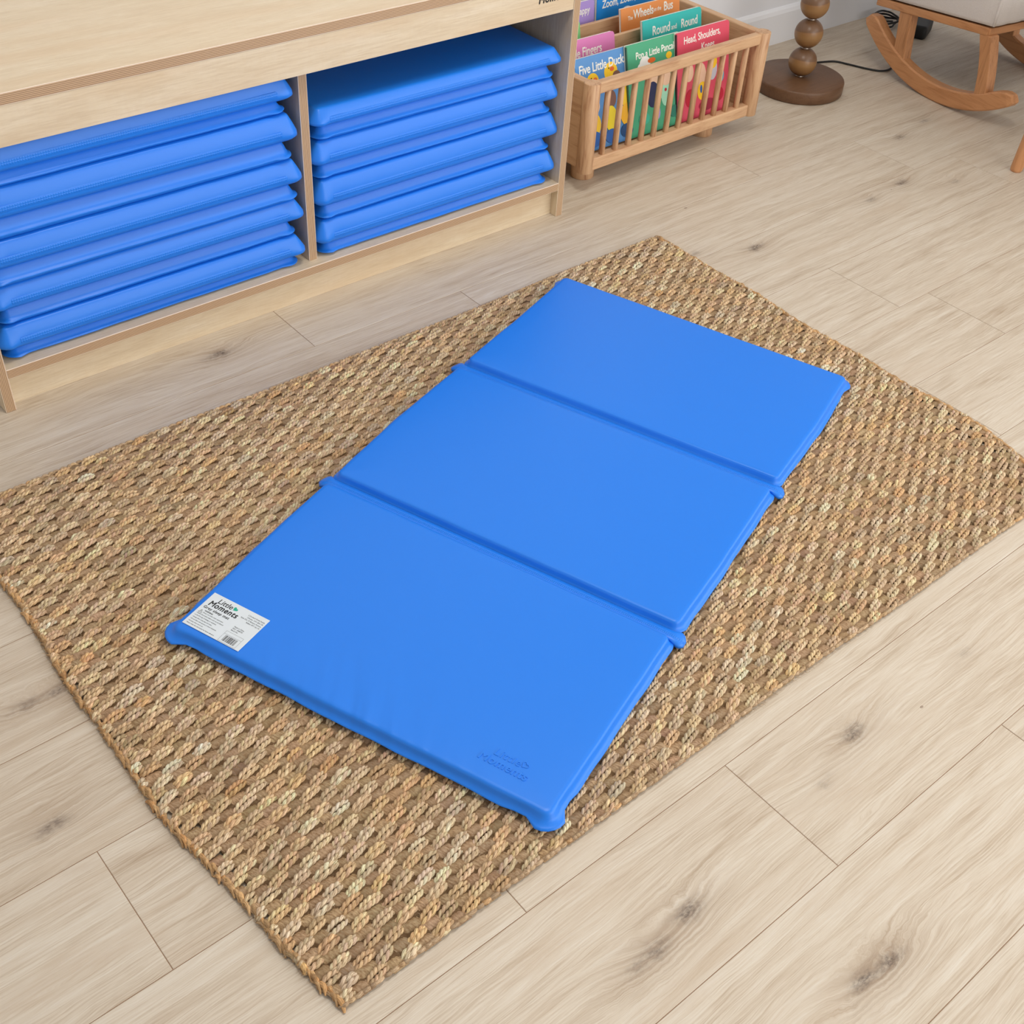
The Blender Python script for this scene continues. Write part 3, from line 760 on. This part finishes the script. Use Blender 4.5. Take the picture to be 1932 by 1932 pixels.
# front row
book('blue picture book about five little ducks, front row at the left', pal_b['ducks'], 1.6375, .183, 0, .150, .274, .093, .072,
     [('Five Little Ducks', .0285, .010, .036, -.02, .0008, .05)],
     [(.05, .057, .019, .019, Y_), (.108, .046, .021, .022, Y_), (.058, .053, .006, .004, OR), (.112, .040, .007, .005, OR), (.125, .056, .012, .010, BR), (.046, .049, .0017, .0017, BK), (.102, .037, .0017, .0017, BK),
      (.045, .112, .020, .020, SK), (.10, .105, .018, .021, BR), (.15, .105, .022, .026, Y_), (.040, .152, .024, .028, Y_), (.098, .150, .019, .030, (.95, .85, .15)), (.150, .150, .022, .026, (.97, .72, .12)), (.04, .185, .022, .018, BL), (.095, .188, .02, .016, BL), (.145, .186, .02, .016, DKB)])
book('green picture book about a pancake, middle of the front row', pal_b['pan'], 1.790, .185, 0, .142, .278, .092, .072,
     [('Pop a Little Pancake', .0225, .030, .036, -.02, .0007, .05)],
     [(.060, .050, .018, .017, WH), (.082, .046, .013, .006, OR), (.048, .058, .014, .012, WH), (.140, .045, .010, .008, Y_), (.085, .085, .019, .021, SK), (.082, .125, .021, .030, NV), (.125, .130, .016, .030, MT), (.128, .095, .017, .018, SK), (.095, .170, .010, .016, (.70, .60, .85)), (.125, .122, .004, .004, RD), (.15, .12, .006, .004, RD), (.05, .175, .018, .014, LG), (.155, .178, .018, .014, (.16, .50, .42))], spine=(.16, .34, .26))
book('red picture book about head, shoulders and knees, front row at the right', pal_b['head'], 1.949, .188, 0, .135, .279, .091, .072,
     [('Head, Shoulders,', .0245, .026, .030, -.03, .0006, .05), ('Knees', .0245, .087, .054, -.03, .0006, .05)],
     [(.045, .098, .016, .022, SK), (.085, .112, .020, .030, SK), (.092, .150, .017, .022, Y_), (.088, .145, .004, .010, BL), (.128, .105, .017, .026, (.80, .80, .84)), (.130, .088, .014, .016, Y_), (.160, .125, .010, .017, (.42, .76, .86)), (.05, .160, .018, .022, RD), (.11, .186, .030, .014, (.62, .12, .24)), (.155, .17, .014, .016, RD), (.07, .066, .010, .006, BK)], spine=(.24, .10, .13))
# second row
book('pink picture book about little fingers, second row at the left', pal_b['pink'], 1.650, .185, 0, .228, .279, .180, .072,
     [('Little Fingers', .0285, .028, .040, -.02, .0008, .05)], [(.088, .066, .008, .007, BK), (.102, .064, .009, .008, BK), (.116, .065, .008, .007, BK), (.10, .085, .022, .018, SK)])
book('teal picture book reading Round and Round, second row at the right', pal_b['teal'], 1.926, .206, 0, .226, .284, .180, .072,
     [('Round', .0300, .032, .038, -.02, .0009, .05), ('and', .0175, .098, .036, -.02, .0003, .05), ('Round', .0290, .132, .038, -.02, .0009, .05)],
     [(.095, .066, .024, .012, BR), (.120, .055, .005, .006, (.45, .22, .18)), (.15, .058, .008, .006, (.9, .85, .8))])
# third row
book('light green picture book, mostly hidden behind the storage unit in the third row', pal_b['lgreen'], 1.612, .188, 0, .312, .284, .266, .072, [])
book('orange picture book about the wheels on the bus, third row', pal_b['orange'], 1.934, .206, 0, .310, .286, .266, .072,
     [('The', .0135, .023, .030, -.02, .0003, .05), ('Wheels', .0290, .042, .029, -.02, .0009, .05), ('on the', .0135, .112, .024, -.02, .0002, .05), ('Bus', .0300, .148, .028, -.02, .0009, .05)],
     [(.100, .052, .020, .015, (.16, .09, .07)), (.104, .062, .014, .012, BR)])
# fourth row
book('purple picture book with the word Happy, back row at the left', pal_b['purple'], 1.730, .186, 0, .386, .292, .362, .072, [('Happy', .0235, .123, .030, -.02, .0005, .05)])
book('bright blue picture book reading Zoom, Zoom, Zoom, back row at the right', pal_b['zoom'], 1.922, .206, 0, .384, .300, .362, .072,
     [('Zoom, Zoom, Zoom', .0262, .018, .034, -.02, .0008, .05)], [(.105, .052, .017, .010, WH)])

# ------------------------------------------------------------------ ball lamp
m_lamp = wood('walnut_stained_base', (.43, .31, .22), (.36, .25, .17), 0, .40); 
k = NT('stained_wood_ball', .34, .5)
x = k.sep(k.obj()); rnd = k.new('ShaderNodeObjectInfo').outputs['Random']
d = k.math('ADD', x[2], k.math('MULTIPLY', x[0], .12))
band = k.ramp(k.math('MULTIPLY_ADD', d, 12., .5), [(.0, (.40, .27, .17)), (.12, (.42, .29, .18)), (.18, (.55, .40, .25)), (.45, (.60, .45, .28)), (.60, (.56, .41, .26)), (.62, (.45, .33, .23)), (1., (.44, .32, .23))], 'LINEAR')
n = k.noise(k.comb(k.math('MULTIPLY', x[0], 30.), x[1], k.math('MULTIPLY', x[2], 260.)), 2, 3)
k.color(k.mix(k.math('MULTIPLY', n, .18), band, (.32, .21, .13))); m_ball = k.m
metal = NT('collar_metal', .3, .5); metal.b.inputs['Metallic'].default_value = 1; metal.b.inputs['Base Color'].default_value = (.35, .30, .26, 1); metal = metal.m
black = plain('black_rubber', (.035, .035, .04), .5)
lamp = thing('floor_lamp', 'floor lamp stem of stacked dark-stained wooden balls on a round disc base', 'lamp', (2.549, .188, 0))
mb = MB(); mb.lathe([(.110, 0), (.121, .0005), (.1245, .004), (.1250, .03), (.1235, .034), (.1215, .0352), (.02, .0354)], n=96); mb.build('base', m_lamp, lamp)
zc = .0745; i = 0
while zc < 1.1:
    mb = MB(); R = .0385
    mb.lathe([(R*math.sin(PI*t/28)+.0001, -R*math.cos(PI*t/28)) for t in range(1, 28)], n=48); o = mb.build('ball', m_ball, lamp, loc=(0, 0, zc)); o.rotation_euler = (0, 0, i*1.3+.3)
    mb = MB(); mb.lathe([(.010, zc-.0425), (.012, zc-.041), (.012, zc-.0375), (.010, zc-.036)], n=24); mb.build('collar', metal, lamp)
    zc += .0774; i += 1
mb = MB(); mb.lathe([(.006, zc-.04), (.006, zc+.06)], n=16); mb.build('stem', metal, lamp)
mb = MB(); mb.loops([[(r*math.cos(2*PI*j/64), r*math.sin(2*PI*j/64), z) for j in range(64)] for r, z in ((.20, zc-.0), (.15, zc+.26), (.147, zc+.26), (.197, zc))], cap0=False, cap1=False); mb.build('lamp_shade', plain('linen_shade', (.90, .87, .80), .8), lamp)
def spline(P, n=10):
    P = [Vector(p) for p in P]; out = []
    for i in range(len(P)-1):
        p0 = P[max(i-1, 0)]; p1 = P[i]; p2 = P[i+1]; p3 = P[min(i+2, len(P)-1)]
        for j in range(n):
            t = j/n; out.append(.5*((2*p1)+(-p0+p2)*t+(2*p0-5*p1+4*p2-p3)*t*t+(-p0+3*p1-3*p2+p3)*t**3))
    return out+[P[-1]]
mb = MB(); cp = [(2.640, .262, .014), (2.700, .282, .006), (2.753, .272, .003), (2.797, .252, .003), (2.815, .215, .003), (2.837, .160, .003), (2.862, .128, .003), (2.905, .128, .003), (2.965, .165, .003), (3.04, .23, .003), (3.13, .30, .003)]
mb.tube(spline([(a-2.549, b-.188, c) for a, b, c in cp]), .0028, 8); o = mb.build('cord', black, lamp); o['label'] = 'thin black power cord'

# power adaptor and cable coil on the floor behind the chair
ad = thing('power_adaptor', 'black plug-in power adaptor with coiled cable on the floor under the rocking chair', 'adaptor', (3.225, .262, 0), .4)
mb = MB(); cushion(mb, -.055, .055, -.03, .03, 0, .04, [(.006, 0, 0), (.001, .08, 0), (0, .2, 0), (.0, .75, 0), (.002, .92, 0), (.006, 1, 0)], rc=.012, ear=0, dip=0, jit=0, inner=(.004,)); mb.build('housing', black, ad)
mb = MB(); pts = [(.02+.055*math.cos(t*.5)*(1+.1*math.sin(t)), .115+.040*math.sin(t*.5)*(1+.15*math.cos(t*1.7)), .004+.0007*t) for t in range(0, 34)]
mb.tube(spline([(.05, .02, .02)]+pts, 3), .003, 7); mb.build('cable', black, ad)

# ------------------------------------------------------------------ rocking chair
ch, chd = (.80, .58, .40), (.69, .47, .30)
A = math.radians(82); DV = Vector((math.cos(A), math.sin(A), 0)); 
chair = thing('rocking_chair', 'cream upholstered rocking chair on curved beech rockers near the back wall', 'rocking chair', (0, 0, 0), 0)
NN = Vector((-DV.y, DV.x, 0)); cpl = -2.7914
s0 = .6184
org = NN*cpl+DV*s0            # rear tip of the near rocker, floor projection
chair.location = org; chair.rotation_euler = (0, 0, A-PI)   # local x runs from the rear tip to the front, local y into the chair (away from camera)
# local frame: x = -along (0 rear .. .55 front); y = -(inward)?  handled by SY
SY = 1.
wC = wood('beech_rocker', ch, chd, 0, .38, seed=3.); wCz = wood('beech_chair_leg', ch, (.62, .42, .27), 2, .38); wCy = wood('beech_chair_rail', ch, chd, 1, .38)
def cpt(x, y, z): return (x, y*SY, z)
ROC, RR = .303, .440
def arc_z(x): return RR-math.sqrt(max(RR*RR-(x-ROC)**2, 1e-6))
def rocker(y0):
    mb = MB(); L = []; n = 40
    for i in range(n+1):
        th = -.765+(.765+.625)*i/n                     # angle from the contact point, rear negative
        t = i/n
        hgt = .046*(1-.35*max(0, (t-.9)/.1)**2-.25*max(0, (.06-t)/.06)**2)
        ro, ri = RR, RR-hgt
        st, ct = math.sin(th), math.cos(th)
        b = .004
        sec = [(ro, b), (ro, .034-b), (ro-b, .034), (ri+b, .034), (ri, .034-b), (ri, b), (ri+b, 0), (ro-b, 0)]
        if i in (0, n): sec = [((ro+ri)/2+(r_-(ro+ri)/2)*.72, .017+(w_-.017)*.8) for r_, w_ in sec]
        L.append([cpt(ROC+r_*st, y0+w_, RR-r_*ct) for r_, w_ in sec])
    mb.loops(L, smooth=False); return mb.build('rocker', wC, chair, bevel=.002)
CW = .50
rocker(0); rocker(CW-.034)
RT = math.radians(6.3)
def rail_z(x): return .174+(x-.04)*math.tan(RT)
def leg(x0, x1, y, w, d, zlo, curve=.0):
    """tapered leg: bottom centre x0, top centre x1"""
    zhi = rail_z(x1)+.003; mb = MB(); L = []
    for i in range(7):
        t = i/6; z = zlo+(zhi-zlo)*t; x = x0+(x1-x0)*t+curve*math.sin(PI*t); ww = w*(.90+.12*abs(t-.35))
        L.append([cpt(x-ww/2, y-d/2, z), cpt(x+ww/2, y-d/2, z), cpt(x+ww/2, y+d/2, z), cpt(x-ww/2, y+d/2, z)])
    mb.loops(L, smooth=False); return mb.build('leg', wCz, chair, bevel=.003)
for yy in (.019, CW-.019):
    leg(.152, .138, yy, .046, .030, arc_z(.152)+.038)
    leg(.452, .412, yy, .040, .034, arc_z(.452)+.040, .006)
def tilted(name, x0, x1, y0, y1, z0, z1, mat, bv=.003, parent=chair, sub=0):
    """box in the tilted seat plane; z measured from the rail underside"""
    mb = MB(); mb.box(x0, x1, y0, y1, z0, z1)
    mb.v = [cpt(x, y, rail_z(x)+z) for x, y, z in mb.v]
    return mb.build(name, mat, parent, bevel=bv, seg=3)
tilted('side_rail', .030, .420, 0, .034, 0, .021, wC); tilted('side_rail', .030, .420, CW-.034, CW, 0, .021, wC)
tilted('front_rail', .400, .425, .002, CW-.002, 0, .020, wCy); tilted('rear_rail', .030, .055, .034, CW-.034, 0, .021, wCy)
tilted('seat_webbing', .05, .405, .03, CW-.03, .012, .024, plain('black_dust_cover', (.05, .045, .045), .9), .001)
k = NT('cream_upholstery', .8, .2); o_ = k.obj()
k.color(k.mix(k.noise(o_, 400, 2), (.84, .81, .79), (.90, .88, .865))); k.bump(k.noise(o_, 700, 2), .0008, .5); m_cream = k.m
def seat_body():
    mb = MB(); L = []; x0, x1, y0, y1 = .026, .437, -.004, CW+.004
    for ins, z in ((.012, .024), (.003, .027), (.0, .036), (.0, .10), (.001, .20), (.010, .225), (.03, .238)):
        P = []
        nfl = 9
        def sp(p, q, n):
            for i in range(n): P.append((p[0]+(q[0]-p[0])*i/n, p[1]+(q[1]-p[1])*i/n))
        sp((x0+ins, y0+ins), (x1-ins, y0+ins), 8)
        nf = 60
        for i in range(nf):                      # fluted front
            t = i/nf; fl = abs(math.sin(PI*t*nfl)); P.append((x1-ins-.006*(1-fl**.35), y0+ins+(y1-y0-2*ins)*t))
        sp((x1-ins, y1-ins), (x0+ins, y1-ins), 8); sp((x0+ins, y1-ins), (x0+ins, y0+ins), 8)
        L.append([cpt(px, py, rail_z(px)+z) for px, py in P])
    mb.loops(L); return mb.build('seat_cushion', m_cream, chair)
seat_body()
mb = MB(); mb.tube([cpt(.433, -.002, rail_z(.433)+z) for z in (.028, .06, .12, .19, .225)], .0035, 8); mb.build('piping', m_cream, chair)
tilted('backrest', .0, .10, -.004, CW+.004, .238, .62, m_cream, .03)
for yy in (-.006, CW-.054): tilted('armrest', .08, .40, yy, yy+.06, .238, .36, m_cream, .02)

# ------------------------------------------------------------------ footstool, only one leg reaches the picture
fs = thing('footstool', 'splayed round beech leg of a stool at the right edge of the photo', 'footstool', (2.88, -.72, 0))
wF = wood('beech_stool', (.82, .60, .42), (.72, .50, .33), 2, .38)
FX, FY = 2.88, -.72
for sx, sy in ((-1, 1), (1, 1), (1, -1), (-1, -1)):
    mb = MB(); bot = Vector((sx*.262, sy*.248, 0)); top = Vector((sx*.246, sy*.236, .27))
    d = (top-bot); L = []
    for t, r in ((0, .0125), (.012, .0145), (.03, .0155), (.5, .018), (1, .020)):
        p = bot+d*t; L.append([(p.x+r*math.cos(2*PI*j/20), p.y+r*math.sin(2*PI*j/20), p.z) for j in range(20)])
    mb.loops(L); mb.build('leg', wF, fs)
mb = MB(); cushion(mb, -.29, .29, -.26, .262, .262, .16, [(.02, 0, 0), (.004, .05, 0), (0, .15, 0), (0, .8, 0), (.006, .93, 0), (.018, 1, 0)], rc=.04, ear=0, dip=0, jit=0, inner=(.03,)); mb.build('seat_cushion', m_cream, fs)  # unseen seat, enlarged to block light reaching under the rocking chair

# ------------------------------------------------------------------ light: daylight through two windows
def area(name, loc, target, sx, sy, power, col):
    l = bpy.data.lights.new(name, 'AREA'); l.shape = 'RECTANGLE'; l.size = sx; l.size_y = sy; l.energy = power; l.color = col
    o = bpy.data.objects.new(name, l); COL.objects.link(o); o.location = loc
    o.rotation_euler = (Vector(target)-Vector(loc)).to_track_quat('-Z', 'Y').to_euler(); return o
area('daylight_right', (X1-.04, -2.75, 1.3), (0, -2.2, .6), 1.9, 1.95, 31, (.93, .97, 1.))
area('daylight_front', (1.85, Y0+.04, 1.3), (1.4, 0, .5), 3.0, 1.95, 52, (1., .98, .95))
cf = thing('added_fill_fixture', 'flat round fill lamp added on the ceiling above the rug, unseen', 'added fill light', (.9, -.9, ZC))  # unseen fixture, added to brighten the floor from overhead
mb = MB(); mb.lathe([(.30, -.001), (.31, -.004), (.31, -.045), (.30, -.05), (.285, -.05), (.28, -.03), (.02, -.03)], n=48); mb.build('housing', plain('white_metal', (.9, .9, .9), .4), cf)
l = bpy.data.lights.new('ceiling_fill', 'AREA'); l.shape = 'DISK'; l.size = .54; l.energy = 21; l.color = (1., .95, .87)  # overhead fill added for floor brightness
o = bpy.data.objects.new('ceiling_fill', l); COL.objects.link(o); o.location = (.9, -.9, ZC-.06)
w = bpy.data.worlds.new('daylight'); SC.world = w; w.use_nodes = True
bg = w.node_tree.nodes['Background']; bg.inputs[0].default_value = (1., .985, .96, 1); bg.inputs[1].default_value = 1.5
SC.view_settings.view_transform = 'Standard'; SC.view_settings.look = 'None'; SC.view_settings.gamma = 1.; SC.view_settings.use_curve_mapping = False
SC.view_settings.exposure = -.19
